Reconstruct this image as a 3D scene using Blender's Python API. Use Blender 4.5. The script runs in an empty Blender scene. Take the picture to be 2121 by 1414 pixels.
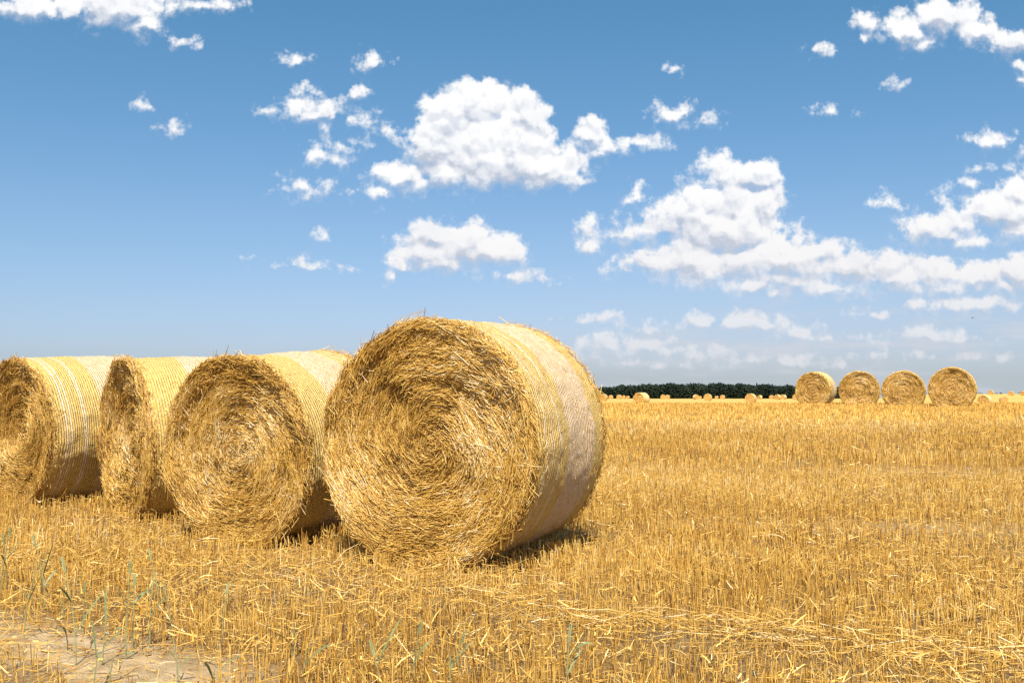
import bpy, math, random
import numpy as np
from mathutils import Vector
random.seed(7)
RNG = np.random.default_rng(11)
D2R = math.radians
sc = bpy.context.scene
COL = sc.collection

# ------------------------------------------------------------------ camera
EYE = 1.30                                  # eye height above the ground at the camera
FPX = 2000.0                                # focal length in photo pixels (2121 wide)
TILT = math.atan((780 - 707) / FPX)
cam_d = bpy.data.cameras.new('camera'); cam = bpy.data.objects.new('camera', cam_d); COL.objects.link(cam)
cam_d.sensor_width = 36; cam_d.lens = 36 * FPX / 2121
cam.location = (0, 0, EYE); cam.rotation_euler = (math.pi / 2 + TILT, 0, 0)
cam_d.clip_start = .05; cam_d.clip_end = 20000
sc.camera = cam
sc.view_settings.view_transform = 'Standard'; sc.view_settings.look = 'None'
sc.view_settings.exposure = 0.74; sc.view_settings.gamma = 1.0

# ------------------------------------------------------------------ sun
SUN_EL, SUN_AZ = D2R(55), D2R(181)          # azimuth clockwise from +Y: behind the camera
sd = Vector((math.sin(SUN_AZ) * math.cos(SUN_EL), math.cos(SUN_AZ) * math.cos(SUN_EL), math.sin(SUN_EL)))
sun_d = bpy.data.lights.new('sun', 'SUN'); sun_d.energy = 5.0; sun_d.angle = D2R(.53); sun_d.color = (1, .96, .87)
sun = bpy.data.objects.new('sun', sun_d); COL.objects.link(sun)
sun.rotation_euler = sd.to_track_quat('Z', 'Y').to_euler(); sun.location = (0, -20, 40)

# ------------------------------------------------------------------ node helper
class NT:
    def __init__(s, tree): s.t = tree; s.n = tree.nodes; s.l = tree.links
    def put(s, sock, v):
        if v is None: return
        if isinstance(v, bpy.types.NodeSocket): s.l.new(v, sock)
        else: sock.default_value = v
    def math(s, op, a, b=None, c=None, clamp=False):
        n = s.n.new('ShaderNodeMath'); n.operation = op; n.use_clamp = clamp
        for i, v in enumerate((a, b, c)): s.put(n.inputs[i], v)
        return n.outputs[0]
    def vec(s, op, a, b=None, c=None, out=0):
        n = s.n.new('ShaderNodeVectorMath'); n.operation = op
        for i, v in enumerate((a, b, c)): s.put(n.inputs[i], v)
        return n.outputs['Value'] if op in ('LENGTH', 'DOT_PRODUCT') else n.outputs[0]
    def noise(s, vec, scale, detail=4, rough=.5, dist=0, col=False, dims='3D'):
        n = s.n.new('ShaderNodeTexNoise'); n.noise_dimensions = dims
        s.put(n.inputs['Vector'], vec); n.inputs['Scale'].default_value = scale
        n.inputs['Detail'].default_value = detail; n.inputs['Roughness'].default_value = rough
        n.inputs['Distortion'].default_value = dist
        return n.outputs['Color' if col else 'Fac']
    def ramp(s, fac, stops, interp='LINEAR'):
        n = s.n.new('ShaderNodeValToRGB'); cr = n.color_ramp; cr.interpolation = interp
        while len(cr.elements) < len(stops): cr.elements.new(.5)
        for e, (p, c) in zip(cr.elements, stops):
            e.position = p; e.color = (*c, 1) if len(c) == 3 else c
        s.put(n.inputs[0], fac); return n.outputs[0]
    def mix(s, f, a, b, mode='MIX'):
        n = s.n.new('ShaderNodeMix'); n.data_type = 'RGBA'; n.blend_type = mode
        s.put(n.inputs[0], f); s.put(n.inputs[6], a); s.put(n.inputs[7], b); return n.outputs[2]
    def mapr(s, v, a, b, c=0., d=1., interp='LINEAR'):
        n = s.n.new('ShaderNodeMapRange'); n.interpolation_type = interp
        for i, x in enumerate((v, a, b, c, d)): s.put(n.inputs[i], x)
        return n.outputs[0]
    def xyz(s, x, y, z):
        n = s.n.new('ShaderNodeCombineXYZ')
        for i, v in enumerate((x, y, z)): s.put(n.inputs[i], v)
        return n.outputs[0]
    def sep(s, v):
        n = s.n.new('ShaderNodeSeparateXYZ'); s.put(n.inputs[0], v); return n.outputs

# ------------------------------------------------------------------ sky with cumulus clouds
def px_dir(x, y):
    """photo pixel -> (east, up) slopes seen from the camera, in units of 100 photo pixels"""
    a, b = (x - 1060.5) / FPX, (707 - y) / FPX
    c, s = math.cos(TILT), math.sin(TILT)
    fy = c - b * s; fz = s + b * c
    return a / fy * 20, fz / fy * 20

# each cloud lobe: centre x, y, radius x, radius y in hundredths of the view's angular grid
LOBES = [
 # big central cumulus
 (995,215,80,62),(1085,235,60,58),(930,250,75,60),(900,300,70,62),(1000,300,140,78),(1060,330,140,62),(950,355,130,46),(1130,350,88,52),
 (840,365,62,34),(800,350,36,22),(790,402,42,18),(870,382,60,22),(1180,375,34,22),(1215,275,50,34),(1262,300,44,28),(1240,318,36,18),
 # cloud under it
 (900,490,55,42),(960,500,72,50),(1020,520,62,44),(870,520,62,36),(930,545,88,30),(1060,525,42,28),(835,550,34,26),(818,575,15,14),(1040,565,48,18),(1105,580,28,8),(1140,585,18,7),
 # large right-hand cumulus
 (1500,360,60,40),(1560,370,54,48),(1590,430,50,62),(1520,430,92,62),(1440,440,78,52),(1540,490,110,42),(1380,470,72,32),(1430,520,90,42),(1340,545,56,28),(1440,560,82,32),
 (1220,480,32,24),(1262,468,40,20),(1222,512,26,22),(1325,405,22,26),(1428,362,22,16),(1540,540,105,42),(1640,530,92,44),(1700,520,62,34),(1620,575,92,32),(1560,590,72,22),
 (1760,555,92,38),(1850,555,72,34),(1930,565,92,34),(2030,570,90,32),(2110,565,62,36),(1740,595,120,17),(1910,598,130,16),(2080,590,92,20),(1600,608,42,12),(1300,562,34,13),
 (1500,470,120,78),(1590,535,150,52),(1475,425,80,55),(1850,572,190,34),(1000,320,120,82),(1060,300,90,80),(950,520,90,44),(2090,440,70,48),(1290,482,62,24),(1350,472,60,34),(1430,540,90,50),(1950,480,95,28),(1150,340,60,40),
 # right edge
 (2110,400,54,38),(2060,440,78,34),(1990,460,72,32),(1920,470,62,22),(1990,500,92,15),(2100,470,62,34),(1965,632,92,22),(2040,625,62,20),
 # low row
 (1540,665,60,24),(1590,675,44,15),(1455,668,34,17),(1650,690,48,13),(1700,700,40,7),(1930,693,62,14),(2010,696,42,9),(1255,715,52,23),(1345,712,46,15),(1395,724,52,10),
 (1480,735,52,10),(1255,663,24,11),(1345,680,44,11),(1220,667,26,6),(1640,748,70,9),(1560,745,60,6),(1815,708,20,9),(1820,735,34,8),(1710,758,34,6),(1330,752,80,6),(1240,738,60,7),(1995,740,44,4),
 # upper corners
 (230,15,130,44),(300,48,44,38),(420,8,62,16),(60,14,70,30),(150,30,50,24),(1880,62,52,36),(1950,35,92,44),(2010,62,52,34),(1900,88,50,14),(2095,85,46,34),(2115,135,22,34),(2115,165,16,14),(1800,48,36,20),(1790,82,16,18),
 # small scraps on the left
 (612,130,27,17),(768,130,27,19),(737,192,20,15),(660,235,58,27),(640,222,38,20),(665,262,18,20),(700,305,40,15),(662,320,27,25),(690,335,22,14),(625,385,44,13),(660,402,28,11),
 (785,270,20,11),(757,250,20,16),(352,264,25,19),(378,90,22,16),(296,214,15,9),(627,187,13,8),(510,533,22,7),(618,546,21,9),(655,552,24,5),(672,490,14,10),(565,236,18,8),
 (1388,240,36,28),(1420,228,24,16),(1340,292,34,15),(1455,245,18,8),(1702,107,16,10),(1868,172,20,14),(2048,292,40,17),(2070,285,22,13),(1853,422,32,13),(2005,380,24,15),(1940,410,17,8),(2118,305,14,14),(1392,148,8,6),(2060,348,30,10),(1720,232,16,7),(1800,650,28,5)]

w = bpy.data.worlds.new('World'); sc.world = w; w.use_nodes = True
T = NT(w.node_tree); T.n.clear()
fld = bpy.data.node_groups.new('cloud_field', 'ShaderNodeTree')
fld.interface.new_socket('Q', in_out='INPUT', socket_type='NodeSocketVector')
fld.interface.new_socket('Body', in_out='OUTPUT', socket_type='NodeSocketFloat')
fld.interface.new_socket('Dens', in_out='OUTPUT', socket_type='NodeSocketFloat')
fld.interface.new_socket('Soft', in_out='OUTPUT', socket_type='NodeSocketFloat')
G = NT(fld); gi = G.n.new('NodeGroupInput'); go = G.n.new('NodeGroupOutput')
q = gi.outputs[0]
wn = G.vec('SUBTRACT', G.noise(q, 1.3, 2, .5, col=True, dims='2D'), (.5, .5, .5))
q1 = G.vec('MULTIPLY_ADD', wn, (.34, .26, 0), q)
wn2 = G.vec('SUBTRACT', G.noise(q, 4.2, 4, .62, col=True, dims='2D'), (.5, .5, .5))
q1 = G.vec('MULTIPLY_ADD', wn2, (.17, .14, 0), q1)
acc = None
for (x, y, rx, ry) in LOBES:
    cx, cy = px_dir(x, y); rx /= 100; ry /= 100
    m = min(rx, ry)
    if max(rx, ry) < .46 and cy > 3: m *= .62; rx *= .85; ry *= .85      # thin scraps
    v = G.vec('MULTIPLY_ADD', q1, (1 / rx, 1 / ry, 0), (-cx / rx, -cy / ry, 0))
    L = G.vec('LENGTH', v)
    s_ = G.math('MULTIPLY_ADD', L, -m, m)
    acc = s_ if acc is None else G.math('SMOOTH_MAX', acc, s_, .18)
def domes(N, vec, scale, smooth):
    vo = N.n.new('ShaderNodeTexVoronoi'); vo.voronoi_dimensions = '2D'; vo.feature = 'SMOOTH_F1'; N.put(vo.inputs['Vector'], vec)
    vo.inputs['Scale'].default_value = scale; vo.inputs['Smoothness'].default_value = smooth
    d_ = vo.outputs['Distance']
    return N.math('MULTIPLY_ADD', N.math('MULTIPLY', d_, d_), -1.6, .5)
bil = G.math('ADD', G.math('MULTIPLY', domes(G, q1, 1.9, .55), .34), G.math('MULTIPLY', domes(G, q1, 4.3, .5), .15))
bil = G.math('ADD', bil, G.math('MULTIPLY', domes(G, q1, 9.5, .4), .06))
fine = G.math('MULTIPLY_ADD', G.noise(q, 3.4, 8, .62, dims='2D'), .62, -.31)
dens = G.math('ADD', G.math('ADD', acc, G.math('MULTIPLY', bil, .55)), G.math('MULTIPLY_ADD', fine, .85, .0))
thick = G.math('SUBTRACT', 1.0, G.math('EXPONENT', G.math('MULTIPLY', G.math('MAXIMUM', acc, 0.0), -3.0)))
soft = G.math('ADD', G.math('ADD', G.math('MULTIPLY', thick, .30), bil), G.math('MULTIPLY', fine, .35))
G.l.new(acc, go.inputs[0]); G.l.new(dens, go.inputs[1]); G.l.new(soft, go.inputs[2])

tc = T.n.new('ShaderNodeTexCoord')
dx, dy, dz = T.sep(tc.outputs['Generated'])
dys = T.math('MAXIMUM', dy, .08)
qx = T.math('MULTIPLY', T.math('DIVIDE', dx, dys), 20); qy = T.math('MULTIPLY', T.math('DIVIDE', dz, dys), 20)
Q = T.xyz(qx, qy, 0.)
def field(vec):
    g = T.n.new('ShaderNodeGroup'); g.node_tree = fld; T.put(g.inputs[0], vec); return g.outputs
b0, d0, s0 = field(Q)
b1, d1, s1 = field(T.vec('ADD', Q, (.03, .16, 0)))
gn = T.noise(Q, .9, 3, .5, dims='2D')
# more cloud standing above a point = nearer its flat, softer base
above = T.mapr(T.math('SUBTRACT', b1, b0), -.04, .14, 0, 1, 'SMOOTHSTEP')
wid = T.mapr(above, 0, 1, .20, .46)
alpha = T.mapr(d0, -.03, wid, interp='SMOOTHSTEP')
alpha = T.math('MULTIPLY', alpha, T.mapr(dy, .1, .2))
rel = T.math('SUBTRACT', s0, s1)
lit = T.mapr(rel, -.20, .12, 0, 1, 'SMOOTHSTEP')
lit = T.math('MULTIPLY_ADD', lit, .50, T.math('MULTIPLY_ADD', gn, .95, -.06))
lit = T.math('SUBTRACT', lit, T.math('MULTIPLY', above, .50), clamp=True)  # cloud light and shade put into the colour: bright tops, greyer bases
ccol = T.ramp(lit, [(0, (.50, .56, .67)), (.3, (.70, .74, .82)), (.62, (.90, .915, .95)), (.85, (1.0, 1.0, 1.0))], 'B_SPLINE')
hz = T.mapr(qy, .3, 4.2, .8, 0)             # distant clouds sit in thicker air
ccol = T.mix(T.math('MULTIPLY', hz, .55), ccol, (.70, .67, .70, 1))
alpha = T.math('MULTIPLY', alpha, T.mapr(qy, .2, 2.2, .60, 1.0))
# thin sheets of far cloud low over the right of the field
st = T.noise(T.vec('MULTIPLY', Q, (.30, 1.6, 0)), 1.5, 6, .6, dims='2D')
st = T.math('MULTIPLY', T.mapr(st, .46, .72, 0, .42, 'SMOOTHSTEP'), T.math('MULTIPLY', T.mapr(qx, .5, 3.0), T.mapr(qy, 1.9, .9)))
st = T.math('ADD', st, T.math('MULTIPLY', T.mapr(qy, 3.4, .2, 0, .22), T.mapr(qx, -2.0, 5.0)))
ccol = T.mix(T.math('DIVIDE', alpha, T.math('ADD', T.math('ADD', alpha, st), .001)), (.66, .67, .73, 1), ccol)
alpha = T.math('SUBTRACT', 1.0, T.math('MULTIPLY', T.math('SUBTRACT', 1.0, alpha), T.math('SUBTRACT', 1.0, st)))
alpha = T.math('MULTIPLY', alpha, T.mapr(dy, .1, .2))
sky = T.n.new('ShaderNodeTexSky'); sky.sky_type = 'NISHITA'; sky.sun_disc = False
sky.sun_elevation = SUN_EL; sky.sun_rotation = SUN_AZ; sky.altitude = 0
sky.air_density = 1.0; sky.dust_density = 1.6; sky.ozone_density = 2.2
zz = T.math('ADD', T.math('MAXIMUM', dz, 0.0), .035)
T.put(sky.inputs[0], T.vec('NORMALIZE', T.xyz(dx, dy, zz)))
sr, sg, sb = T.sep(sky.outputs[0])           # deepen the blue: red falls off faster than in the model sky
low = T.mapr(dz, .0, .16, .86, 1.0)
low = T.math('MULTIPLY', low, T.mapr(dz, .15, .42, .97, .84))
sr = T.math('MULTIPLY', T.math('MULTIPLY', T.math('POWER', T.math('MULTIPLY', sr, .1516), 1.45), 1.12 / .1516), low)
skyc = T.xyz(sr, T.math('MULTIPLY', sg, T.mapr(dz, 0, .14, .76, .80)), T.math('MULTIPLY', sb, T.mapr(dz, 0, .10, .93, .875)))
bg1 = T.n.new('ShaderNodeBackground'); bg1.inputs[1].default_value = .10; T.put(bg1.inputs[0], skyc)
bg2 = T.n.new('ShaderNodeBackground'); bg2.inputs[1].default_value = .605; T.put(bg2.inputs[0], ccol)
ms = T.n.new('ShaderNodeMixShader'); T.put(ms.inputs[0], alpha); T.l.new(bg1.outputs[0], ms.inputs[1]); T.l.new(bg2.outputs[0], ms.inputs[2])
wo = T.n.new('ShaderNodeOutputWorld'); T.l.new(ms.outputs[0], wo.inputs[0])
w.cycles.sampling_method = 'MANUAL'; w.cycles.sample_map_resolution = 512

# ------------------------------------------------------------------ numpy helpers
def vnoise(x, y, z, seed=0):
    x, y, z = np.broadcast_arrays(np.asarray(x, float), np.asarray(y, float), np.asarray(z, float))
    xi, yi, zi = np.floor(x).astype(np.int64), np.floor(y).astype(np.int64), np.floor(z).astype(np.int64)
    fx, fy, fz = x - xi, y - yi, z - zi
    fx = fx * fx * (3 - 2 * fx); fy = fy * fy * (3 - 2 * fy); fz = fz * fz * (3 - 2 * fz)
    def h(a, b, c):
        v = (a * 374761393 + b * 668265263 + c * 2147483647 + seed * 974711) & 0xffffffff
        v = ((v ^ (v >> 13)) * 1274126177) & 0xffffffff
        return ((v ^ (v >> 16)) & 0xffff) / 65535.0
    r = 0
    for i in (0, 1):
        for j in (0, 1):
            for k in (0, 1):
                r = r + h(xi + i, yi + j, zi + k) * (fx if i else 1 - fx) * (fy if j else 1 - fy) * (fz if k else 1 - fz)
    return r * 2 - 1
def fbm(x, y, z, o=4, seed=0):
    r = 0; a = 1
    for i in range(o):
        r = r + a * vnoise(x, y, z, seed + i); x, y, z = x * 2.03, y * 2.03, z * 2.03; a *= .5
    return r

def make_mesh(name, V, F, mat, parent=None, smooth=False, attrs=None, loc=None):
    """V (n,3), F (m,k) with one polygon size, linked as one object"""
    V = np.ascontiguousarray(V, np.float32); F = np.ascontiguousarray(F, np.int32)
    me = bpy.data.meshes.new(name); m, k = F.shape
    me.vertices.add(len(V)); me.vertices.foreach_set('co', V.ravel())
    me.loops.add(m * k); me.loops.foreach_set('vertex_index', F.ravel())
    me.polygons.add(m); me.polygons.foreach_set('loop_start', np.arange(0, m * k, k, dtype=np.int32))
    if smooth: me.polygons.foreach_set('use_smooth', np.ones(m, bool))
    me.update(calc_edges=True)
    for an, av in (attrs or {}).items():
        at = me.attributes.new(an, 'FLOAT', 'POINT'); at.data.foreach_set('value', np.ascontiguousarray(av, np.float32))
    me.materials.append(mat)
    o = bpy.data.objects.new(name, me); COL.objects.link(o)
    if parent: o.parent = parent
    if loc is not None: o.location = loc
    return o
def tag(o, label=None, cat=None, group=None, kind=None):
    if label: o['label'] = label
    if cat: o['category'] = cat
    if group: o['group'] = group
    if kind: o['kind'] = kind
    return o
def empty(name, loc, label, cat, group=None):
    o = bpy.data.objects.new(name, None); COL.objects.link(o); o.location = loc; o.empty_display_size = .1
    return tag(o, label, cat, group)
def unit(a): return a / np.maximum(np.linalg.norm(a, axis=-1, keepdims=True), 1e-9)

def strands(C, Dv, L, W, rng, bend=.12, segs=2, sides=3, tint=None, taper=.0, nrm=None):
    """thin straws: centre C, direction Dv, length L, width W; returns V, F, tint"""
    n = len(C); Dv = unit(Dv)
    r = rng.normal(size=(n, 3)) if nrm is None else nrm
    A = unit(np.cross(Dv, r)); Bn = np.cross(Dv, A)
    t = np.linspace(-.5, .5, segs + 1)
    bd = rng.normal(0, bend, n)[:, None] * L[:, None]
    rings = []
    for ti in t:
        P = C + Dv * (L * ti)[:, None] + Bn * bd * (.25 - ti * ti) * 2
        wv = W * (1 - taper * (ti + .5))
        if sides == 1:
            rings.append(np.stack([P - A * wv[:, None] / 2, P + A * wv[:, None] / 2], 1))
        else:
            ring = [P + (A * math.cos(2 * math.pi * k / sides) + Bn * math.sin(2 * math.pi * k / sides)) * wv[:, None] / 2 for k in range(sides)]
            rings.append(np.stack(ring, 1))
    V = np.stack(rings, 1)                   # n, segs+1, k, 3
    k = V.shape[2]; per = (segs + 1) * k
    fs = []
    for s in range(segs):
        if sides == 1: fs.append([s * k, s * k + 1, (s + 1) * k + 1, (s + 1) * k])
        else:
            for j in range(k): fs.append([s * k + j, s * k + (j + 1) % k, (s + 1) * k + (j + 1) % k, (s + 1) * k + j])
    F = (np.array(fs)[None] + (np.arange(n) * per)[:, None, None]).reshape(-1, 4)
    tv = rng.random(n) if tint is None else tint
    return V.reshape(-1, 3), F, np.repeat(tv, per)
def join(parts):
    V, F, A, o = [], [], [], 0
    for v, f, a in parts:
        V.append(v); F.append(f + o); A.append(a); o += len(v)
    return np.concatenate(V), np.concatenate(F), np.concatenate(A)

# ------------------------------------------------------------------ terrain
DL = np.array([0, 8, 25, 38, 46, 60, 72, 110, 160, 205, 320, 600, 1000, 2000, 4500])
ZL = np.array([0, 0, .08, .10, -.06, -.44, -.82, -1.95, -2.95, -3.75, -6.1, -12.3, -21.3, -60, -170])
DR = np.array([0, 8, 25, 38, 46, 60, 72, 125, 175, 214, 322, 370, 600, 1000, 2000, 4500])
ZR = np.array([0, 0, .08, .10, -.06, -.44, -.82, -2.5, -3.9, -4.5, -4.35, -5.2, -12, -30, -80, -200])
def sm_interp(d, X, Z):
    s = 0
    for k in (-.10, -.05, 0, .05, .10): s = s + np.interp(d * (1 + k), X, Z)
    return s / 5
def ground(x, y):
    x = np.asarray(x, float); y = np.asarray(y, float)
    d = np.hypot(x, y) ; u = x / np.maximum(np.abs(y), .5)
    dd = np.where(np.abs(u) < 1, np.abs(y), d)
    b = np.clip((u - .36) / .09, 0, 1); b = b * b * (3 - 2 * b)
    z = sm_interp(dd, DL, ZL) * (1 - b) + sm_interp(dd, DR, ZR) * b
    near = np.exp(-(dd / 40.) ** 2)
    z = z + near * (.025 * vnoise(x * .5, y * .5, 0, 3) + .012 * vnoise(x * 2.1, y * 2.1, 0, 4))
    z = z + .05 * np.exp(-((x + .2) ** 2 + (y - 6.9) ** 2) / 1.4)
    return z
def bare(x, y):
    """1 where the stubble is flattened and soil or straw mat shows"""
    n = vnoise(x * 1.6, y * 2.2, 0, 21) * .5 + vnoise(x * 4, y * 5, 0, 22) * .25
    c = y - (4.98 - .60 * (x + 2.65)) + .10 * vnoise(x * 2.3, y * 1.2, 0, 23)      # bare wheel strip at lower left
    m = 1.15 * np.exp(-(c / .32) ** 2) * np.clip((-.85 - x) / .5, 0, 1)
    m2 = np.exp(-((y - 8.55 + .05 * x) / .30) ** 2) * np.clip((x - .9) / .5, 0, 1) * .45
    m3 = np.exp(-((y - 7.35 + .1 * x) / .22) ** 2) * np.clip((x - 2.2) / .6, 0, 1) * .45
    m4 = np.exp(-((y - 13.2) / .5) ** 2) * .3 * (x > .5)
    return np.clip(np.maximum.reduce([m, m2, m3, m4]) * (1 + n * .9), 0, 1)
def mat_amount(x, y):
    """how thickly loose straw lies"""
    n = vnoise(x * 1.1, y * 1.5, 0, 31) * .5 + .5
    m = .34 + .40 * n * n
    m = np.maximum(m, .95 * np.exp(-((y - 5.75 - .35 * np.clip(-x - 1, 0, 4)) / .75) ** 2) * np.clip((.6 - x) / .8, 0, 1))
    t = np.clip((x - .0) / 2.6, 0, 1.4)      # windrow running down to the right
    cy = 5.22 - 1.15 * t
    m = np.maximum(m, 1.35 * np.exp(-((y - cy) / .10) ** 2) * np.clip((x + .25) / .3, 0, 1))
    m = np.maximum(m, .95 * np.exp(-((y - 7.15 + .05 * x) / .12) ** 2) * np.clip((x - 2.4) / .4, 0, 1))
    br_ = bare(x, y); m = np.maximum(m * (1 - .35 * (br_ > .85) * (x < -.6)), .8 * (br_ < .8) * br_ * (y < 6))
    ed = y - (5.42 - .55 * (x + 2.65)); m = np.maximum(m, .9 * np.exp(-(ed / .16) ** 2) * (x < -.2))
    return m

# ------------------------------------------------------------------ materials
def new_mat(name):
    m = bpy.data.materials.new(name); m.use_nodes = True
    t = NT(m.node_tree); t.n.clear()
    out = t.n.new('ShaderNodeOutputMaterial'); b = t.n.new('ShaderNodeBsdfPrincipled'); t.l.new(b.outputs[0], out.inputs[0])
    return m, t, b, out
def bump(t, b, h, strength, dist):
    n = t.n.new('ShaderNodeBump'); n.inputs['Strength'].default_value = strength; n.inputs['Distance'].default_value = dist
    t.put(n.inputs['Height'], h); t.l.new(n.outputs[0], b.inputs['Normal'])
def attr(t, name):
    n = t.n.new('ShaderNodeAttribute'); n.attribute_name = name; return n.outputs['Fac']

STRAW = [(0, (.17, .075, .013)), (.22, (.42, .22, .035)), (.6, (.72, .445, .085)), (.86, (.85, .60, .19)), (1, (.92, .80, .50))]
def straw_mat(name, stops, rough=.45, trans=.12, pscale=25):
    m, t, b, out = new_mat(name)
    a = attr(t, 'tint'); g = t.n.new('ShaderNodeTexCoord')
    n = t.noise(g.outputs['Object'], pscale, 2, .5)
    f = t.math('ADD', a, t.math('MULTIPLY_ADD', n, .36, -.18), clamp=True)
    c = t.ramp(f, stops); t.put(b.inputs['Base Color'], c)
    b.inputs['Roughness'].default_value = rough; b.inputs['Specular IOR Level'].default_value = .45
    tr = t.n.new('ShaderNodeBsdfTranslucent'); t.put(tr.inputs[0], c)
    mx = t.n.new('ShaderNodeMixShader'); mx.inputs[0].default_value = trans
    t.l.new(b.outputs[0], mx.inputs[1]); t.l.new(tr.outputs[0], mx.inputs[2]); t.l.new(mx.outputs[0], out.inputs[0])
    return m
M_straw = straw_mat('straw', STRAW)
M_stub = straw_mat('stubble_straw', [(0, (.14, .065, .015)), (.2, (.38, .19, .032)), (.6, (.72, .425, .078)), (.9, (.83, .58, .17)), (1, (.90, .77, .44))])

def ground_mat():
    m, t, b, out = new_mat('field_soil_and_stubble')
    g = t.n.new('ShaderNodeTexCoord'); P = g.outputs['Object']
    ln = t.vec('LENGTH', P)
    far = t.mapr(ln, 45, 85)
    brs = attr(t, 'bare')
    soil = t.ramp(t.noise(P, 3.0, 8, .65), [(.3, (.11, .068, .032)), (.55, (.19, .125, .06)), (.75, (.30, .22, .12))])
    chaff = t.ramp(t.noise(P, 60, 4, .7), [(.3, (.10, .052, .016)), (.5, (.27, .155, .045)), (.7, (.58, .39, .13))])
    cm = t.mapr(t.noise(P, 2.2, 5, .6), .42, .58, .25, 1.0)
    nearc = t.mix(cm, soil, chaff)  # near soil and chaff colours darkened to stand in for shade between stems
    nearc = t.mix(t.math('MULTIPLY', brs, .75), nearc, t.ramp(t.noise(P, 9, 6, .6), [(.35, (.40, .28, .14)), (.65, (.68, .52, .30))]))
    v2 = t.vec('MULTIPLY', P, (1, .55, 1))
    f1 = t.noise(v2, 3.5, 6, .75); f2 = t.noise(t.vec('MULTIPLY', P, (.02, .16, 0)), 1, 4, .6)
    fa = t.math('ADD', t.math('MULTIPLY', f1, .6), t.math('MULTIPLY', f2, .5))
    farc = t.ramp(fa, [(.30, (.34, .20, .050)), (.52, (.48, .305, .080)), (.66, (.57, .385, .112)), (.8, (.66, .47, .17))])
    t.put(b.inputs['Base Color'], t.mix(far, nearc, farc))
    b.inputs['Roughness'].default_value = .95; b.inputs['Specular IOR Level'].default_value = .15
    bump(t, b, t.noise(P, 14, 7, .75), .9, .05)
    return m
M_ground = ground_mat()

# ------------------------------------------------------------------ ground sheet
def build_ground():
    ang = np.concatenate([np.linspace(-60, 60, 241), np.linspace(60, 300, 61)[1:-1]])
    ang = np.radians(ang); na = len(ang)
    rad = np.concatenate([[.3], np.arange(.6, 14, .12), np.geomspace(14, 4500, 150)])
    A, R = np.meshgrid(ang, rad)
    x = R * np.sin(A); y = R * np.cos(A)
    z = ground(x, y)
    V = np.stack([x, y, z], -1).reshape(-1, 3)
    nr = len(rad); i = np.arange(nr - 1)[:, None] * na; j = np.arange(na)[None]
    jn = (j + 1) % na
    F = np.stack([i + j, i + jn, i + na + jn, i + na + j], -1).reshape(-1, 4)[:, ::-1]
    o = make_mesh('ground', V, F, M_ground, smooth=True, attrs={'bare': bare(x, y).ravel()})
    tag(o, kind='structure')
    # the small round patch right under the camera
    Vc = np.vstack([[[0, 0, float(ground(0, 0))]], V[:na]])
    Fc = np.array([[0, 1 + (k + 1) % na, 1 + k] for k in range(na)])
    # joined into the same sheet
    me = bpy.data.meshes.new('c'); me.from_pydata([tuple(v) for v in Vc], [], [tuple(int(q_) for q_ in f[::-1]) for f in Fc]); 
    import bmesh
    bm = bmesh.new(); bm.from_mesh(o.data); bm.from_mesh(me); bmesh.ops.remove_doubles(bm, verts=bm.verts, dist=1e-4)
    bmesh.ops.recalc_face_normals(bm, faces=bm.faces)
    for f in bm.faces: f.smooth = True
    bm.to_mesh(o.data); bm.free(); bpy.data.meshes.remove(me)
build_ground()

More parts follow.
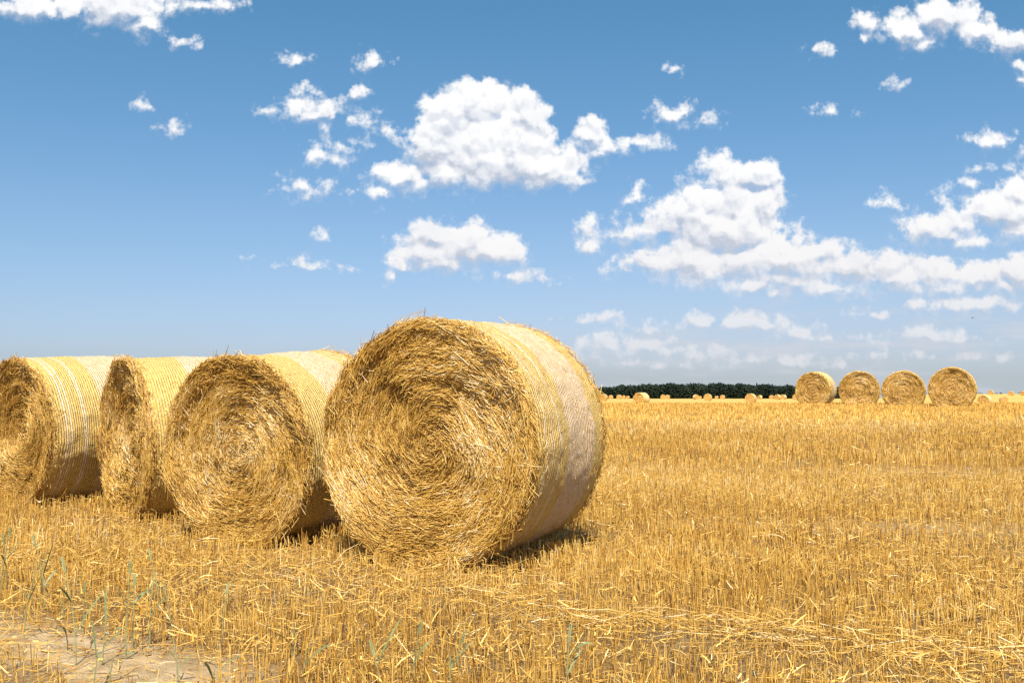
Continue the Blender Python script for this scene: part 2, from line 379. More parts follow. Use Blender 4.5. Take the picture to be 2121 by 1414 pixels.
# ------------------------------------------------------------------ stubble (uncountable) 
def scatter(rng, y0, y1, dens, umax=.78):
    area = umax * (y1 ** 2 - y0 ** 2)
    n = int(area * dens)
    y = np.sqrt(rng.uniform(y0 ** 2, y1 ** 2, n)); x = y * rng.uniform(-umax, umax, n)
    return x, y
BALES = []                                   # filled below: (x, y, yaw, R, L)
def build_stubble():
    rng = np.random.default_rng(5); parts = []
    for (y0, y1, dens, wd, sides, hh) in [(1.6, 7, 980, .0037, 3, 1), (7, 15, 620, .0046, 3, 1), (15, 27, 230, .0085, 3, 1), (27, 48, 90, .016, 1, 1.02), (46, 90, 20, .04, 1, 1.05)]:
        x, y = scatter(rng, y0, y1, dens)
        if y0 > 2: f_ = rng.uniform(.82, 1.0, len(x)); x, y = x * f_, y * f_      # soft seams between densities
        # drilled in rows that run away to the right, plants tillering in tufts
        if y1 <= 27:
            ca, sa = math.cos(.62), math.sin(.62)
            r = x * ca - y * sa; l = x * sa + y * ca
            r = np.round(r / .125) * .125 + rng.normal(0, .022, len(r))
            x = r * ca + l * sa; y = -r * sa + l * ca
        keep = rng.random(len(x)) > bare(x, y) * 1.05
        keep &= rng.random(len(x)) < (.72 + .5 * vnoise(x * 1.3, y * 1.3, 0, 41))
        x, y = x[keep], y[keep]; n = len(x)
        ma = mat_amount(x, y)
        h = (.122 + .02 * vnoise(x * .06, y * .5, 0, 14) + .025 * vnoise(x * .7, y * .7, 0, 8) + rng.normal(0, .022, n)) * hh
        h *= 1 - .45 * np.clip(ma - .55, 0, .7) ; h *= np.where(rng.random(n) < .12, rng.uniform(.4, .8, n), 1)
        h = np.clip(h, .03, .24)
        lean = rng.normal(0, .09, (n, 2)) + np.stack([.09 * vnoise(x * 2, y * 2, 0, 9), .09 * vnoise(x * 2, y * 2, 0, 10)], 1)
        wild = rng.random(n) < (.07 + .30 * np.clip(ma - .5, 0, .6)); lean[wild] += rng.normal(0, .55, (wild.sum(), 2))
        Dv = np.concatenate([lean, np.ones((n, 1))], 1)
        z = ground(x, y)
        W = wd * rng.uniform(.7, 1.35, n)
        C = np.stack([x, y, z - .01], 1) + unit(Dv) * (h / 2)[:, None]
        tint = np.clip(rng.beta(1.9, 1.45, n) + .10 * vnoise(x * .8, y * 1.2, 0, 12) + .13 * vnoise(x * .05 + y * .02, y * .42, 0, 13), 0, 1)
        nr = None
        if sides == 1:
            a = rng.uniform(-1.45, 1.45, n); tint = tint * .85; nr = np.stack([np.sin(a), -np.cos(a), np.zeros(n)], 1)  # tint lowered on flat ribbons to stand in for their missing shaded sides
        parts.append(strands(C, Dv, h, W, rng, bend=.05, segs=1, sides=sides, tint=tint, nrm=nr))
    # dry leaf blades hanging between the stems
    x, y = scatter(rng, 1.6, 12, 90); n = len(x)
    k = rng.random(n) > bare(x, y); x, y = x[k], y[k]; n = len(x)
    Dv = np.concatenate([rng.normal(0, .8, (n, 2)), np.abs(rng.normal(.5, .4, (n, 1)))], 1)
    L = rng.uniform(.05, .13, n); z = ground(x, y) + rng.uniform(.02, .11, n)
    parts.append(strands(np.stack([x, y, z], 1), Dv, L, rng.uniform(.004, .009, n), rng, bend=.5, segs=3, sides=1, tint=rng.beta(2.5, 1.6, n), taper=.7))
    V, F, A = join(parts)
    o = make_mesh('stubble', V, F, M_stub, attrs={'tint': A}); tag(o, 'short golden cut stems standing all over the field', 'stubble', kind='stuff')
build_stubble()

def build_litter():
    rng = np.random.default_rng(6); parts = []
    for (y0, y1, dens, wd) in [(1.6, 7, 420, .0035), (7, 13, 210, .0044), (13, 28, 30, .009)]:
        x, y = scatter(rng, y0, y1, dens * 2.3)
        ma = mat_amount(x, y); k = rng.random(len(x)) * 1.35 < ma; x, y, ma = x[k], y[k], ma[k]; n = len(x)
        a = rng.uniform(0, 2 * math.pi, n)
        t = np.clip(x / 2.6, 0, 1.4); inw = np.exp(-((y - (5.22 - 1.15 * t)) / .17) ** 2) * (x > -.2)
        aw = math.atan2(-1.15, 2.6) + rng.normal(0, .38, n); a = np.where(rng.random(n) < inw, aw, a)
        br = bare(x, y) * (x < 0); a = np.where(rng.random(n) < br * .75, -.35 + rng.normal(0, .5, n), a)
        el = rng.normal(.06, .30, n) * (1 - .55 * np.maximum(inw, br))
        Dv = np.stack([np.cos(a) * np.cos(el), np.sin(a) * np.cos(el), np.sin(el)], 1)
        L = np.clip(rng.gamma(2.4, .034, n), .02, .25) * (1 + .6 * inw)
        hgt = rng.uniform(0, 1, n) ** 1.3 * (.03 + .085 * np.clip(ma, 0, 1)) * (1 - .8 * br)
        z = ground(x, y) + .006 + hgt + np.abs(np.sin(el)) * L * .45
        tint = np.clip(rng.beta(2.2, 1.9, n) + .12 * inw, 0, 1)
        parts.append(strands(np.stack([x, y, z], 1), Dv, L, wd * rng.uniform(.6, 1.4, n), rng, bend=.14, segs=2, sides=3 if y1 < 13.5 else 1, tint=tint))
        if y1 < 14:                           # chopped chaff bits
            x, y = scatter(rng, y0, y1, 260); k = rng.random(len(x)) < .5 * mat_amount(x, y) + .2; x, y = x[k], y[k]; n = len(x)
            Dv = rng.normal(0, 1, (n, 3)); Dv[:, 2] *= .4
            z = ground(x, y) + .004 + rng.random(n) * .03
            parts.append(strands(np.stack([x, y, z], 1), Dv, rng.uniform(.012, .035, n), rng.uniform(.004, .008, n), rng, bend=.2, segs=1, sides=1, tint=rng.beta(2, 1.8, n)))
    V, F, A = join(parts)
    o = make_mesh('loose_straw', V, F, M_straw, attrs={'tint': A}); tag(o, 'loose pale straw lying matted between the cut stems', 'straw', kind='stuff')
build_litter()

# ------------------------------------------------------------------ round bales
Y_, P_, W_ = (.67, .47, .105), (.74, .575, .385), (.86, .77, .60)
def net_mat(name, bands, L, period=.024):
    """bands: list of (start fraction, colour) along the bale; the netting is wound in fine rings"""
    m, t, b, out = new_mat(name)
    g = t.n.new('ShaderNodeTexCoord'); P = g.outputs['Object']; px, py, pz = t.sep(P)
    arc = attr(t, 'arc')
    wob = t.noise(t.xyz(t.math('MULTIPLY', px, 3), t.math('MULTIPLY', arc, 1.2), 0.), 1, 3, .5)
    xx = t.math('ADD', px, t.math('MULTIPLY_ADD', wob, .06, -.03))
    f = t.math('ADD', t.math('DIVIDE', xx, L), .5)
    stops = []
    for i, (s0, c) in enumerate(bands):
        if i: stops.append((max(s0 - .010, 0), bands[i - 1][1])); stops.append((s0 + .010, c))
        else: stops.append((0, c))
    base = t.ramp(f, stops)
    ln = t.math('SINE', t.math('MULTIPLY', xx, 2 * math.pi / period))
    grain = t.noise(t.xyz(t.math('MULTIPLY', px, 60), t.math('MULTIPLY', arc, 22), 0.), 1, 4, .7)
    knit = t.noise(t.xyz(t.math('MULTIPLY', px, 150), t.math('MULTIPLY', arc, 70), 0.), 1, 2, .6)
    blot = t.noise(P, 5, 5, .6)
    h = t.math('ADD', t.math('MULTIPLY', ln, .38), t.math('MULTIPLY', grain, 1.3))
    gap = t.mapr(t.math('ADD', t.math('MULTIPLY', ln, .11), grain), .38, .58, 0, 1)
    under = t.ramp(knit, [(.3, (.36, .20, .055)), (.7, (.62, .42, .14))])
    c = t.mix(t.mapr(gap, 0, 1, .12, 1.0), under, base)
    c = t.mix(t.math('MULTIPLY', t.mapr(knit, .5, .75), .45), c, (.84, .76, .60, 1))
    c = t.mix(t.mapr(blot, .35, .75, .0, .30), c, (.55, .37, .12, 1))
    t.put(b.inputs['Base Color'], c); b.inputs['Roughness'].default_value = .55; b.inputs['Specular IOR Level'].default_value = .3
    bump(t, b, t.math('ADD', h, t.math('MULTIPLY', knit, .5)), 1.0, .013)
    return m
def core_mat():
    m, t, b, out = new_mat('packed_straw')
    g = t.n.new('ShaderNodeTexCoord'); P = g.outputs['Object']; px, py, pz = t.sep(P)
    rr = attr(t, 'rad'); an = attr(t, 'arc')
    v = t.xyz(t.math('MULTIPLY', rr, 70), t.math('MULTIPLY', an, 9), t.math('MULTIPLY', px, 30))
    n1 = t.noise(v, 1, 5, .7, .6); n2 = t.noise(P, 6, 4, .6)
    f = t.math('ADD', t.math('MULTIPLY', n1, .75), t.math('MULTIPLY', n2, .25))
    c = t.ramp(f, [(.34, (.13, .062, .016)), (.45, (.38, .21, .052)), (.56, (.62, .38, .11)), (.72, (.80, .56, .22))])
    t.put(b.inputs['Base Color'], c); b.inputs['Roughness'].default_value = .7
    bump(t, b, n1, 1.0, .03)
    return m
M_core = core_mat()

def bale_meshes(R, L, seed, nstr, mats, root, wide=1.0, nth=320, fringe=1.0, dish=.085, squash=.035):
    rng = np.random.default_rng(seed)
    th = np.linspace(math.pi, 3 * math.pi, nth, endpoint=False)   # seam under the bale
    # flattening at the bottom, slight out-of-round
    def rad(t, x):
        r = R * (1 + .008 * np.sin(2 * t + seed) + .005 * np.sin(3 * t + 2 * seed))
        r = r + .010 * vnoise(np.cos(t) * 2.2 + 9, np.sin(t) * 2.2, x * 3, seed) + .007 * vnoise(np.cos(t) * 8, np.sin(t) * 8, x * 9, seed + 1) + .0035 * vnoise(np.cos(t) * 21, np.sin(t) * 21, x * 22, seed + 2)
        return r
    def place(t, r, x):
        y = -r * np.sin(t); z = r * np.cos(t)                      # t=0 on top
        zb = -R + squash; z = np.where(z < zb, zb + (z - zb) * .25, z)
        return np.stack([x + 0 * y, y, z + R - squash * .75], -1)
    # --- net wrap: a skin with rounded shoulders
    e = .055
    ax = np.concatenate([[-L / 2 + .012, -L / 2 + .004, -L / 2 + .008], np.linspace(-L / 2 + .03, L / 2 - .03, 44), [L / 2 - .008, L / 2 - .004, L / 2 - .012]])
    dr = np.concatenate([[-.075, -.045, -.022], np.full(44, 0.), [-.022, -.045, -.075]]); dr[3] = -.006; dr[-4] = -.006
    Tt, Xx = np.meshgrid(th, ax); Dr = np.repeat(dr[:, None], nth, 1)
    rr = rad(Tt, Xx) + Dr + .008 * (1 - (2 * Xx / L) ** 2)
    wav = .010 * vnoise(Tt * 5, Tt * 0, seed + .5, seed + 7)
    Xw = Xx + wav * np.sign(Xx) * (np.abs(Xx) > L / 2 - .05)
    V = place(Tt, rr, Xw); na = len(ax)
    i = np.arange(na - 1)[:, None] * nth; j = np.arange(nth)[None]; jn = (j + 1) % nth
    F = np.stack([i + j, i + jn, i + nth + jn, i + nth + j], -1).reshape(-1, 4)
    net = make_mesh('net_wrap', V.reshape(-1, 3), F, mats, root, True, {'arc': (Tt * R).ravel()})
    # --- straw core with dished, lumpy ends
    fr = np.concatenate([np.linspace(.0, .9, 26)[1:], [.94, .97, .99]]) * (R - .012)
    def end_x(t, r, side):
        q_ = r / R
        dp = dish * (1 - q_ ** 2) - .028 * np.exp(-((q_ - .93) / .09) ** 2) + .09 * np.clip(q_ - .955, 0, 1)
        lump = .034 * fbm(np.cos(t) * q_ * 3.1 + 5, np.sin(t) * q_ * 3.1, side, 4, seed + 3)
        ring = .007 * np.sin(q_ * 34 + t + 2.5 * vnoise(np.cos(t) * 1.5, np.sin(t) * 1.5, 0, seed + 6))
        return side * (L / 2 - dp + lump + ring)
    rows = []; 
    for side in (-1, 1):
        Tt2, Rr2 = np.meshgrid(th, fr)
        rows.append((Tt2, Rr2, end_x(Tt2, Rr2, side)))
    A = rows[0]; Bk = rows[1]
    Tc = np.concatenate([A[0], Bk[0][::-1]]); Rc = np.concatenate([A[1], Bk[1][::-1]]); Xc = np.concatenate([A[2], Bk[2][::-1]])
    k_ = Rc / R; Rreal = Rc + (rad(Tc, Xc) - R) * k_
    V = place(Tc, Rreal, Xc); na = len(V)
    i = np.arange(na - 1)[:, None] * nth
    F = np.stack([i + j, i + jn, i + nth + jn, i + nth + j], -1).reshape(-1, 4)
    V = V.reshape(-1, 3); radv = Rc.ravel(); arcv = (Tc * 1.0 * R).ravel()
    # close the two centres with a degenerate-free cap of quads to a centre point ring
    cF = []; base = len(V)
    for s, rowi in ((0, 0), (1, na - 1)):
        cx = V[rowi * nth:(rowi + 1) * nth].mean(0); V = np.vstack([V, cx]); radv = np.append(radv, 0); arcv = np.append(arcv, 0)
        idx = rowi * nth + np.arange(nth)
        for a_ in range(0, nth, 2):
            f_ = [base + s, idx[(a_ + 2) % nth], idx[a_ + 1], idx[a_]]
            cF.append(f_ if s else f_[::-1])
    F = np.vstack([F, cF])
    make_mesh('straw_core', V, F[:, ::-1], M_core, root, True, {'rad': radv, 'arc': arcv})
    # --- single straws: wound round the near end, fringing both rims
    parts = []
    def face(n, side, lo=.0, hi=.985, lift=.018, wd=.0037, lm=1.0):
        r = np.sqrt(rng.uniform(lo ** 2, hi ** 2, n)) * R; t = rng.uniform(0, 2 * math.pi, n)
        x = end_x(t, r, side); lay = rng.random(n)
        loc = rad(t, x) / R
        P = place(t, r * loc, x + side * (lay ** 1.5) * lift * (1 - .35 * (r / R)))
        tx = np.stack([0 * t, -np.cos(t), -np.sin(t)], -1); rx = np.stack([0 * t, -np.sin(t), np.cos(t)], -1)
        sw = .32 * vnoise(np.cos(t) * r * 3.5 / R, np.sin(t) * r * 3.5 / R, 2, seed + 11)
        core = np.clip(1 - r / (R * .22), 0, 1)
        al = sw + .16 + rng.normal(0, .27, n) + rng.normal(0, .9, n) * (rng.random(n) < .14) + rng.normal(0, 1.2, n) * core
        Dv = tx * np.cos(al)[:, None] + rx * np.sin(al)[:, None] + np.stack([side * np.abs(rng.normal(.0, .09, n)) * np.where(rng.random(n) < .5, 1, -.6), 0 * t, 0 * t], -1)
        ll = np.clip(rng.gamma(3.2, .024, n), .025, .24) * lm * np.clip(.35 + r / R * 1.1, .35, 1.1)
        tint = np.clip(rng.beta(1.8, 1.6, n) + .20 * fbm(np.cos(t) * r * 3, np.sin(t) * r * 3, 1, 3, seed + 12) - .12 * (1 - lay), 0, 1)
        parts.append(strands(P, Dv, ll, wd * wide * rng.uniform(.65, 1.4, n), rng, bend=.045, segs=2, sides=3, tint=tint))
    face(nstr, -1); face(int(nstr * .16), 1)
    nw = int(nstr * .012); face(nw, -1, lift=.055, lm=1.3)          # stray pieces standing proud
    def rim(n, side):
        t = rng.uniform(0, 2 * math.pi, n); r = rad(t, side * L / 2) + rng.uniform(-.05, .012, n)
        x = side * (L / 2 + rng.uniform(-.05, .012, n))
        P = place(t, r, x)
        tx = np.stack([0 * t, -np.cos(t), -np.sin(t)], -1); rx = np.stack([0 * t, -np.sin(t), np.cos(t)], -1)
        Dv = tx * rng.choice([-1, 1], n)[:, None] * rng.uniform(.4, 1.3, n)[:, None] + rx * np.abs(rng.normal(0, .38, n))[:, None] + np.stack([side * rng.normal(.1, .35, n), 0 * t, 0 * t], -1)
        ll = np.clip(rng.gamma(3, .026, n), .025, .26)
        parts.append(strands(P, Dv, ll, .0040 * wide * rng.uniform(.6, 1.3, n), rng, bend=.2, segs=2, sides=3, tint=rng.beta(2.2, 1.8, n)))
    rim(int(nstr * .07 * fringe), -1); rim(int(nstr * .055 * fringe), 1)
    # bits caught in and poking through the netting
    n = int(nstr * .045)
    t = rng.uniform(0, 2 * math.pi, n); x = rng.uniform(-L / 2, L / 2, n); r = rad(t, x) + .006
    P = place(t, r, x); rx = np.stack([0 * t, -np.sin(t), np.cos(t)], -1); tx = np.stack([0 * t, -np.cos(t), -np.sin(t)], -1)
    Dv = tx + rx * rng.normal(0, .10, n)[:, None] + np.stack([rng.normal(0, .8, n), 0 * t, 0 * t], -1)
    parts.append(strands(P, Dv, rng.uniform(.015, .06, n), .0034 * wide * np.ones(n), rng, bend=.2, segs=2, sides=3, tint=rng.beta(3, 1.5, n)))
    V, F, A = join(parts)
    o = make_mesh('loose_straws', V, F, M_straw, root, attrs={'tint': A}); o['kind'] = 'stuff'

def add_bale(x, y, yaw, pitch, R, L, seed, nstr, mat, label, group, from_face=True, sink=.02, **kw):
    yaw = D2R(yaw); dxy = (math.sin(yaw), math.cos(yaw))
    if from_face: x += dxy[0] * L / 2; y += dxy[1] * L / 2
    z = float(ground(x, y)) - sink
    root = empty('round_bale', (x, y, z), label, 'bale', group)
    root.rotation_euler = (0, -D2R(pitch), math.pi / 2 - yaw)
    bale_meshes(R, L, seed, nstr, mat, root, **kw)
    BALES.append((x, y, yaw, R, L)); return root

LB = 1.14
def lines(a, b, n, w=.012):
    out = []; p = np.linspace(a, b, n)
    for q_ in p: out += [(q_, W_), (q_ + w, Y_)]
    return out
m1 = net_mat('netting_striped', [(0, Y_)] + [(.10, W_), (.115, Y_), (.17, P_), (.19, Y_), (.265, W_), (.285, Y_), (.40, P_), (.80, Y_)], LB)
m2 = net_mat('netting_pale_middle', [(0, Y_), (.33, P_), (.74, Y_), (.80, P_), (.82, Y_), (.87, P_), (.89, Y_)], LB)
m3 = net_mat('netting_pale_end', [(0, Y_), (.36, P_)], LB)
m4 = net_mat('netting_two_cords', [(0, Y_), (.09, W_), (.11, Y_), (.135, W_), (.15, Y_), (.27, W_), (.295, Y_), (.46, P_), (.95, Y_)], LB)
GN = 'round straw bales lined up in the foreground'
add_bale(-.563, 6.35, 27, .6, .822, LB, 101, 35000, m1, 'largest, nearest round straw bale, its striped netting facing right beside the open field', GN, sink=.0)
add_bale(-2.118, 7.49, 27.7, 3.2, .745, LB, 202, 29000, m2, 'round straw bale with its swirled end showing, directly left of the largest bale', GN, sink=-.005)
add_bale(-3.566, 9.01, 51, 1.8, .76, LB, 303, 18000, m3, 'round straw bale with a narrow edge-on end, third from the right among the foreground bales', GN, sink=.0)
add_bale(-5.055, 9.92, 37, 1.8, .765, LB, 404, 18000, m4, 'leftmost foreground round bale, cut by the left edge of the picture', GN, sink=.0)

# ---- the row of four in the middle distance
mr = net_mat('netting_far', [(0, Y_), (.4, P_), (.8, Y_)], 1.2, .05)
GR = 'four round bales in a row across the field'
def col_x(xp, d): return (xp - 1060.5) / FPX * d
ROW = [(1689, 45.5, 31, .825, 'leftmost of the four bales in the distant row, pale netted side showing'),
       (1779, 43.0, 20.0, .86, 'second bale from the left in the distant row of four'),
       (1871, 40.6, 23.5, .855, 'third bale from the left in the distant row of four'),
       (1972, 38.0, 27, .85, 'rightmost and largest bale in the distant row of four')]
for i, (xp, d, yaw, R, lab) in enumerate(ROW):
    add_bale(col_x(xp, d), d, yaw, 0, R, 1.2, 510 + i, 4600, mr, lab, GR, from_face=False, sink=(.04, .16, .15, .08)[i], squash=(.04, .02, .07, .03)[i], wide=2.6, nth=96, fringe=1.0, dish=.05)

# ---- single bales scattered far out, all copies of one model
far_root = None
GF = 'round bales scattered far out on the field'
FAR = [ # photo x, apparent diameter px, extra yaw, label
 (1250, 15.0, 14, 'small far bale at the left end of the wood, first right of the nearest bale'),
 (1265, 9.0, 8, 'tiny far bale half hidden behind the small bale at the left end of the wood'),
 (1282, 10.0, 12, 'tiny round far bale leading three in a line left of the broad far bale'),
 (1291.5, 7.6, 10, 'middle one of three tiny far bales left of the broad far bale'),
 (1300, 6.4, 20, 'smallest and last of three tiny far bales, touching the broad far bale'),
 (1328, 27.0, 33, 'broad far bale with pale side, largest one in front of the wood'),
 (1373, 10.5, 2, 'left one of two tiny bales standing side by side in front of the wood'),
 (1382, 10.0, 4, 'right one of two tiny bales standing side by side in front of the wood'),
 (1441, 10.5, -28, 'tiny bale with its netted side to the left, left of a rounder bale'),
 (1449.5, 6.0, 10, 'speck of a bale between two rounder bales before the middle of the wood'),
 (1465.5, 15.2, 12, 'round upright bale before the middle of the wood, biggest of its loose cluster'),
 (1483.5, 6.5, 20, 'low faint bale just right of the round bale before the middle wood'),
 (1496, 9.2, 12, 'low tiny bale alone, with pale top, right of the low faint bale'),
 (1554.5, 20.5, 16, 'solitary medium far bale in front of the right half of the wood'),
 (1573, 8.2, 40, 'low sunken speck of a bale touching the solitary medium bale on its right'),
 (1597, 8.6, 10, 'tiny bale leading the group at the right end of the wood'),
 (1610, 11.0, 30, 'tiny bale second in the group at the right end of the wood'),
 (1620.5, 10.2, 8, 'tiny bale standing highest in the group at the right end of the wood'),
 (1622, 9.8, 42, 'low bale mostly hidden in a dip, below the highest of its group'),
 (1648, 13.0, 10, 'small far bale partly covered by the leftmost bale of the row'),
 (2038, 24.0, 18, 'bale sunk behind the rise, just right of the row of four'),
 (2077, 14.5, -14, 'small bale with a dark left side, on the slope right of the row'),
 (2051, 9.6, 10, 'tiny bale on the right-hand skyline, left of the other two there'),
 (2093, 10.3, 8, 'tiny bale on the right-hand skyline, between the other two there'),
 (2118, 10.3, 20, 'tiny bale on the right-hand skyline, cut by the right edge of the picture')]
for i, (xp, D, dyaw, lab) in enumerate(FAR):
    d = FPX * 1.5 / D; x = col_x(xp, d); az = math.degrees(math.atan2(x, d))
    if far_root is None:
        far_root = add_bale(x, d, az + dyaw, 0, .75, 1.2, 777, 500, mr, lab, GF, from_face=False, sink=.05, wide=7, nth=48, fringe=.8, dish=.04)
        kids = list(far_root.children)
    else:
        r = far_root.copy(); COL.objects.link(r); r['label'] = lab
        r.location = (x, d, float(ground(x, d)) - .05); r.rotation_euler = (0, 0, math.pi / 2 - D2R(az + dyaw))
        for ch in kids:
            c = ch.copy(); COL.objects.link(c); c.parent = r

# ------------------------------------------------------------------ far woods
def leaf_mat():
    m, t, b, out = new_mat('dark_foliage')
    a = attr(t, 'tint'); t.put(b.inputs['Base Color'], t.ramp(a, [(0, (.010, .018, .015)), (.6, (.020, .034, .022)), (1, (.040, .058, .030))]))
    b.inputs['Roughness'].default_value = .8; b.inputs['Specular IOR Level'].default_value = .1
    return m
M_leaf = leaf_mat()
def build_wood(name, label, xs, depth, top_fn, base_z, n, seed, size):
    rng = np.random.default_rng(seed); parts = []
    for _ in range(n):
        xp = rng.uniform(*xs); row = rng.random(); d = depth * (1 + .12 * row)
        x = col_x(xp, depth) * (1 + .12 * row) ; ztop = EYE + (780 - top_fn(xp)) / FPX * d - rng.random() * size * .22
        gz = min(float(ground(x, d)), ztop - size * .6) - 1
        H = ztop - gz; r = size * rng.uniform(.22, .42)
        # crown: leaf clumps through a lumpy volume
        k = 110
        P = rng.normal(size=(k, 3)); P = unit(P) * (rng.random((k, 1)) ** .33)
        lump = 1 + .25 * np.sin(P[:, :1] * 5 + _) * np.sin(P[:, 2:] * 4 + _)
        P = P * lump * np.array([r, r, H * .42]) + np.array([x, d, ztop - H * .44])
        s = size * .10
        Dv = rng.normal(size=(k, 3))
        tint = np.clip(rng.random() * .6 + rng.random(k) * .4, 0, 1)
        parts.append(strands(P, Dv, np.full(k, s * 1.3) * rng.uniform(.6, 1.4, k), np.full(k, s), rng, bend=.3, segs=1, sides=3, tint=tint))
        # trunk
        parts.append(strands(np.array([[x, d, gz + H * .25]]), np.array([[0, .01, 1.]]), np.array([H * .5]), np.array([size * .03]), rng, bend=0, segs=1, sides=3, tint=np.zeros(1)))
    V, F, A = join(parts)
    o = make_mesh(name, V, F, M_leaf, attrs={'tint': A}); tag(o, label, 'wood', kind='stuff')
def top1(x):
    y = np.interp(x, [1120, 1235, 1262, 1290, 1330, 1400, 1480, 1550, 1620, 1740], [812, 803.5, 799.5, 797, 794.5, 793.5, 793.5, 794, 797, 801])
    return y + 1.1 * math.sin(x * .13) + .8 * math.sin(x * .31 + 1)
build_wood('distant_wood', 'dark green wood along the horizon behind the small bales', (1120, 1740), 1000, top1, -21, 1300, 3, 11)
build_wood('distant_treeline', 'thin dark line of trees on the right-hand skyline', (1990, 2200), 1300, lambda x: 812.2 + .7 * math.sin(x * .3) + .4 * math.sin(x * .9), -32, 160, 4, 9)

# ------------------------------------------------------------------ green volunteer wheat plants
def green_mat(name, c0, c1):
    m, t, b, out = new_mat(name)
    g = t.n.new('ShaderNodeTexCoord'); n = t.noise(g.outputs['Object'], 30, 3, .5)
    c = t.ramp(n, [(.3, c0), (.7, c1)]); t.put(b.inputs['Base Color'], c); b.inputs['Roughness'].default_value = .5
    return m
M_gs = green_mat('grey_green_stem', (.15, .18, .08), (.32, .34, .15))
M_gl = green_mat('blue_green_blade', (.085, .12, .045), (.19, .23, .09))
M_ge = green_mat('green_ear', (.15, .20, .08), (.34, .36, .16))
def ribbon(pts, w0, side):
    pts = np.array(pts); n = len(pts); t = np.linspace(0, 1, n)
    wv = w0 * np.sin(np.pi * np.clip(t * .92 + .10, 0, 1)) ** .6
    Vv = np.stack([pts - side * wv[:, None] / 2, pts + np.array([0, 0, -.0006]), pts + side * wv[:, None] / 2], 1).reshape(-1, 3)
    Ff = [[i * 3 + k, i * 3 + k + 1, (i + 1) * 3 + k + 1, (i + 1) * 3 + k] for i in range(n - 1) for k in (0, 1)]
    return Vv, np.array(Ff)
def tube(pts, rads, sides=6):
    pts = np.array(pts, float); n = len(pts); Vv = []; 
    for i in range(n):
        d = pts[min(i + 1, n - 1)] - pts[max(i - 1, 0)]; d /= np.linalg.norm(d)
        a = np.cross(d, [0, 1, .1]); a /= np.linalg.norm(a); b = np.cross(d, a)
        for k in range(sides):
            Vv.append(pts[i] + rads[i] * (a * math.cos(2 * math.pi * k / sides) + b * math.sin(2 * math.pi * k / sides)))
    Ff = [[i * sides + k, i * sides + (k + 1) % sides, (i + 1) * sides + (k + 1) % sides, (i + 1) * sides + k] for i in range(n - 1) for k in range(sides)]
    return np.array(Vv), np.array(Ff)
GW = 'green wheat plants among the stubble'
PL = [ # base x, base y (photo), top y, leaves, ear, label
 (8, 1262, 1112, 2, 1, 'tall green wheat plant at the very left edge of the picture'),
 (22, 1225, 1128, 1, 1, 'green wheat stem just right of the leftmost plant'),
 (60, 1318, 1168, 2, 0, 'leafy green plant with an arching blade beside the bare soil'),
 (103, 1262, 1135, 1, 1, 'thin green stem rising behind the bare soil at left'),
 (90, 1250, 1145, 1, 0, 'short green stem left of the thin one behind the bare soil'),
 (140, 1275, 1200, 1, 0, 'low green blade at the far rim of the bare soil'),
 (168, 1362, 1185, 2, 1, 'tall green wheat plant standing on the bare soil'),
 (182, 1300, 1222, 1, 1, 'short eared wheat plant on the bare soil edge'),
 (222, 1362, 1262, 2, 0, 'leafy green shoot lying over pale straw'),
 (150, 1335, 1290, 1, 0, 'small bent green blade on the pale flattened straw'),
 (270, 1352, 1185, 1, 1, 'tall straight green ear left of a close pair'),
 (283, 1345, 1212, 2, 1, 'tall green wheat plant, right one of the close pair'),
 (318, 1330, 1188, 1, 0, 'slender plant with a dark drooping blade at its top'),
 (362, 1316, 1196, 1, 0, 'pale thin green stem right of the drooping blade'),
 (335, 1262, 1160, 0, 1, 'single ear on a thin stem above the drooping blade'),
 (376, 1400, 1318, 2, 0, 'bushy green shoot near the bottom, below the pale thin stem'),
 (205, 1412, 1340, 2, 0, 'broad green tuft at the bottom left, first of two'),
 (236, 1414, 1352, 2, 0, 'broad green tuft at the bottom left, second of two'),
 (445, 1420, 1372, 2, 0, 'short blue green tuft on the bottom edge'),
 (466, 1330, 1228, 0, 1, 'lone faint green stem left of the tall straws'),
 (612, 1352, 1276, 1, 0, 'green blade among the tall stubble in the lower middle'),
 (632, 1400, 1318, 2, 0, 'forked green shoot among the lower middle stubble'),
 (790, 1414, 1345, 1, 1, 'green stem with ear in the stubble below the second bale'),
 (858, 1400, 1300, 1, 1, 'green eared stem in the stubble below the largest bale'),
 (932, 1425, 1338, 2, 0, 'dark green blade cut by the bottom edge below the largest bale'),
 (945, 1372, 1318, 0, 1, 'tiny green ear right above the dark green blade'),
 (1172, 1425, 1322, 2, 1, 'green wheat plant at the bottom centre, right of the others')]
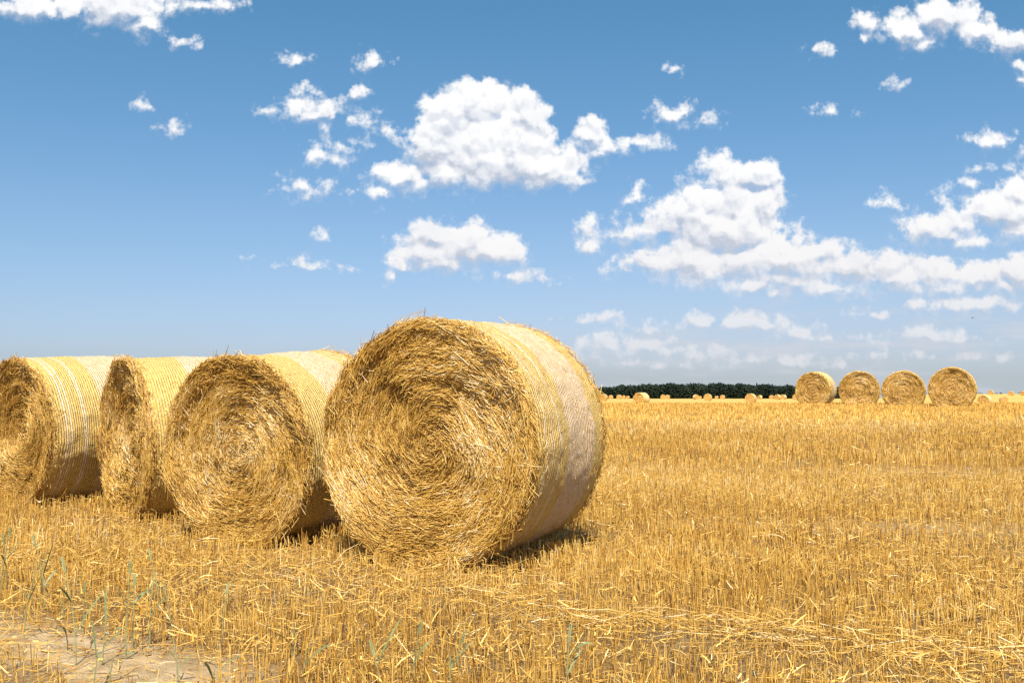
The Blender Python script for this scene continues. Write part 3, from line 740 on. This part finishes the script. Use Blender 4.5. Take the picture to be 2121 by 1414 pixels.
for i, (xp, yb, yt, nl, ear, lab) in enumerate(PL):
    rg = random.Random(900 + i)
    d = FPX * EYE / (yb - 780); x = col_x(xp, d); z = float(ground(x, d))
    h = (yb - yt) / FPX * d * 1.05
    root = empty('wheat_plant', (x, d, z - .005), lab, 'plant', GW)
    lx, ly = rg.uniform(-.18, .18), rg.uniform(-.15, .1)
    def stem(t): return np.array([lx * h * t * t, ly * h * t * t, h * t])
    Vv, Ff = tube([stem(t) for t in np.linspace(0, 1, 6)], np.linspace(.0034, .0020, 6)); make_mesh('stem', Vv, Ff, M_gs, root, True)
    for k in range(nl):
        t0 = rg.uniform(.25, .8); a = rg.uniform(0, 6.28) if rg.random() < .4 else rg.choice([0.2, 2.9]) + rg.uniform(-.5, .5)
        l = rg.uniform(.10, .20); up = rg.uniform(.8, 1.7); dr = rg.uniform(.2, 1.5)
        p0 = stem(t0); dirv = np.array([math.cos(a), math.sin(a), 0])
        pts = [p0 + dirv * l * s * .7 + np.array([0, 0, l * (up * s - dr * s * s * .6)]) for s in np.linspace(0, 1, 8)]
        Vv, Ff = ribbon(pts, rg.uniform(.009, .015), np.array([-math.sin(a) * .8, math.cos(a) * .8, .5])); make_mesh('leaf', Vv, Ff, M_gl, root, True)
    if ear:
        p = stem(1); L_ = rg.uniform(.05, .075); parts = []; dirv = unit(stem(1) - stem(.9))
        for s in range(9):                    # overlapping spikelets on both sides
            for sgn in (-1, 1):
                c = p + dirv * L_ * (s + .5 * (sgn > 0)) / 9.5; tip = c + dirv * .013 + np.array([sgn * .0055, 0, 0])
                Vv, Ff = tube([c, (c + tip) / 2 + np.array([sgn * .002, 0, 0]), tip], [.001, .0028, .0006], 5); parts.append((Vv, Ff, np.zeros(len(Vv))))
        Vv, Ff, _a = join(parts); make_mesh('ear', Vv, Ff, M_ge, root, True)

# ------------------------------------------------------------------ a bird gliding far off
mb, tb, bb, _o = new_mat('dark_feathers'); bb.inputs['Base Color'].default_value = (.03, .03, .035, 1); bb.inputs['Roughness'].default_value = .7
def build_bird(xp, yp, d):
    x = col_x(xp, d); z = EYE + (780 - yp) / FPX * d
    root = empty('bird', (x, d, z), 'tiny dark bird gliding below the clouds at right', 'bird')
    root.rotation_euler = (.15, -.25, -.5)
    pts = [(-.16, 0, -.01), (-.10, 0, 0), (-.02, 0, .01), (.08, 0, .012), (.14, 0, .02), (.18, 0, .018), (.215, 0, .008)]
    V1, F1 = tube([(p[0], p[1] + 1e-4 * k, p[2]) for k, p in enumerate(pts)], [.006, .018, .042, .045, .024, .024, .003], 8)
    make_mesh('body', V1, F1, mb, root, True)
    for s in (-1, 1):
        st = np.linspace(0, 1, 9); V2 = []
        for t in st:
            yy = s * (.02 + .52 * t); zz = .02 + .12 * t - .13 * t * t; ch = .15 * (1 - t ** 2.2) + .02; xo = .06 - .10 * t * t
            V2 += [(xo, yy, zz), (xo - ch * .5, yy, zz + .012), (xo - ch, yy, zz - .003), (xo - ch * .5, yy, zz - .004)]
        F2 = [[i * 4 + k, i * 4 + (k + 1) % 4, (i + 1) * 4 + (k + 1) % 4, (i + 1) * 4 + k] for i in range(8) for k in range(4)]
        make_mesh('wing', np.array(V2), np.array(F2), mb, root, True)
    V3 = np.array([(-.12, -.012, -.002), (-.12, .012, -.002), (-.25, .05, -.01), (-.25, -.05, -.01), (-.12, -.012, -.008), (-.12, .012, -.008), (-.25, .05, -.014), (-.25, -.05, -.014)])
    make_mesh('tail', V3, np.array([[0, 1, 2, 3], [7, 6, 5, 4], [0, 4, 5, 1], [2, 6, 7, 3], [1, 5, 6, 2], [0, 3, 7, 4]]), mb, root)
build_bird(2016, 658, 130)
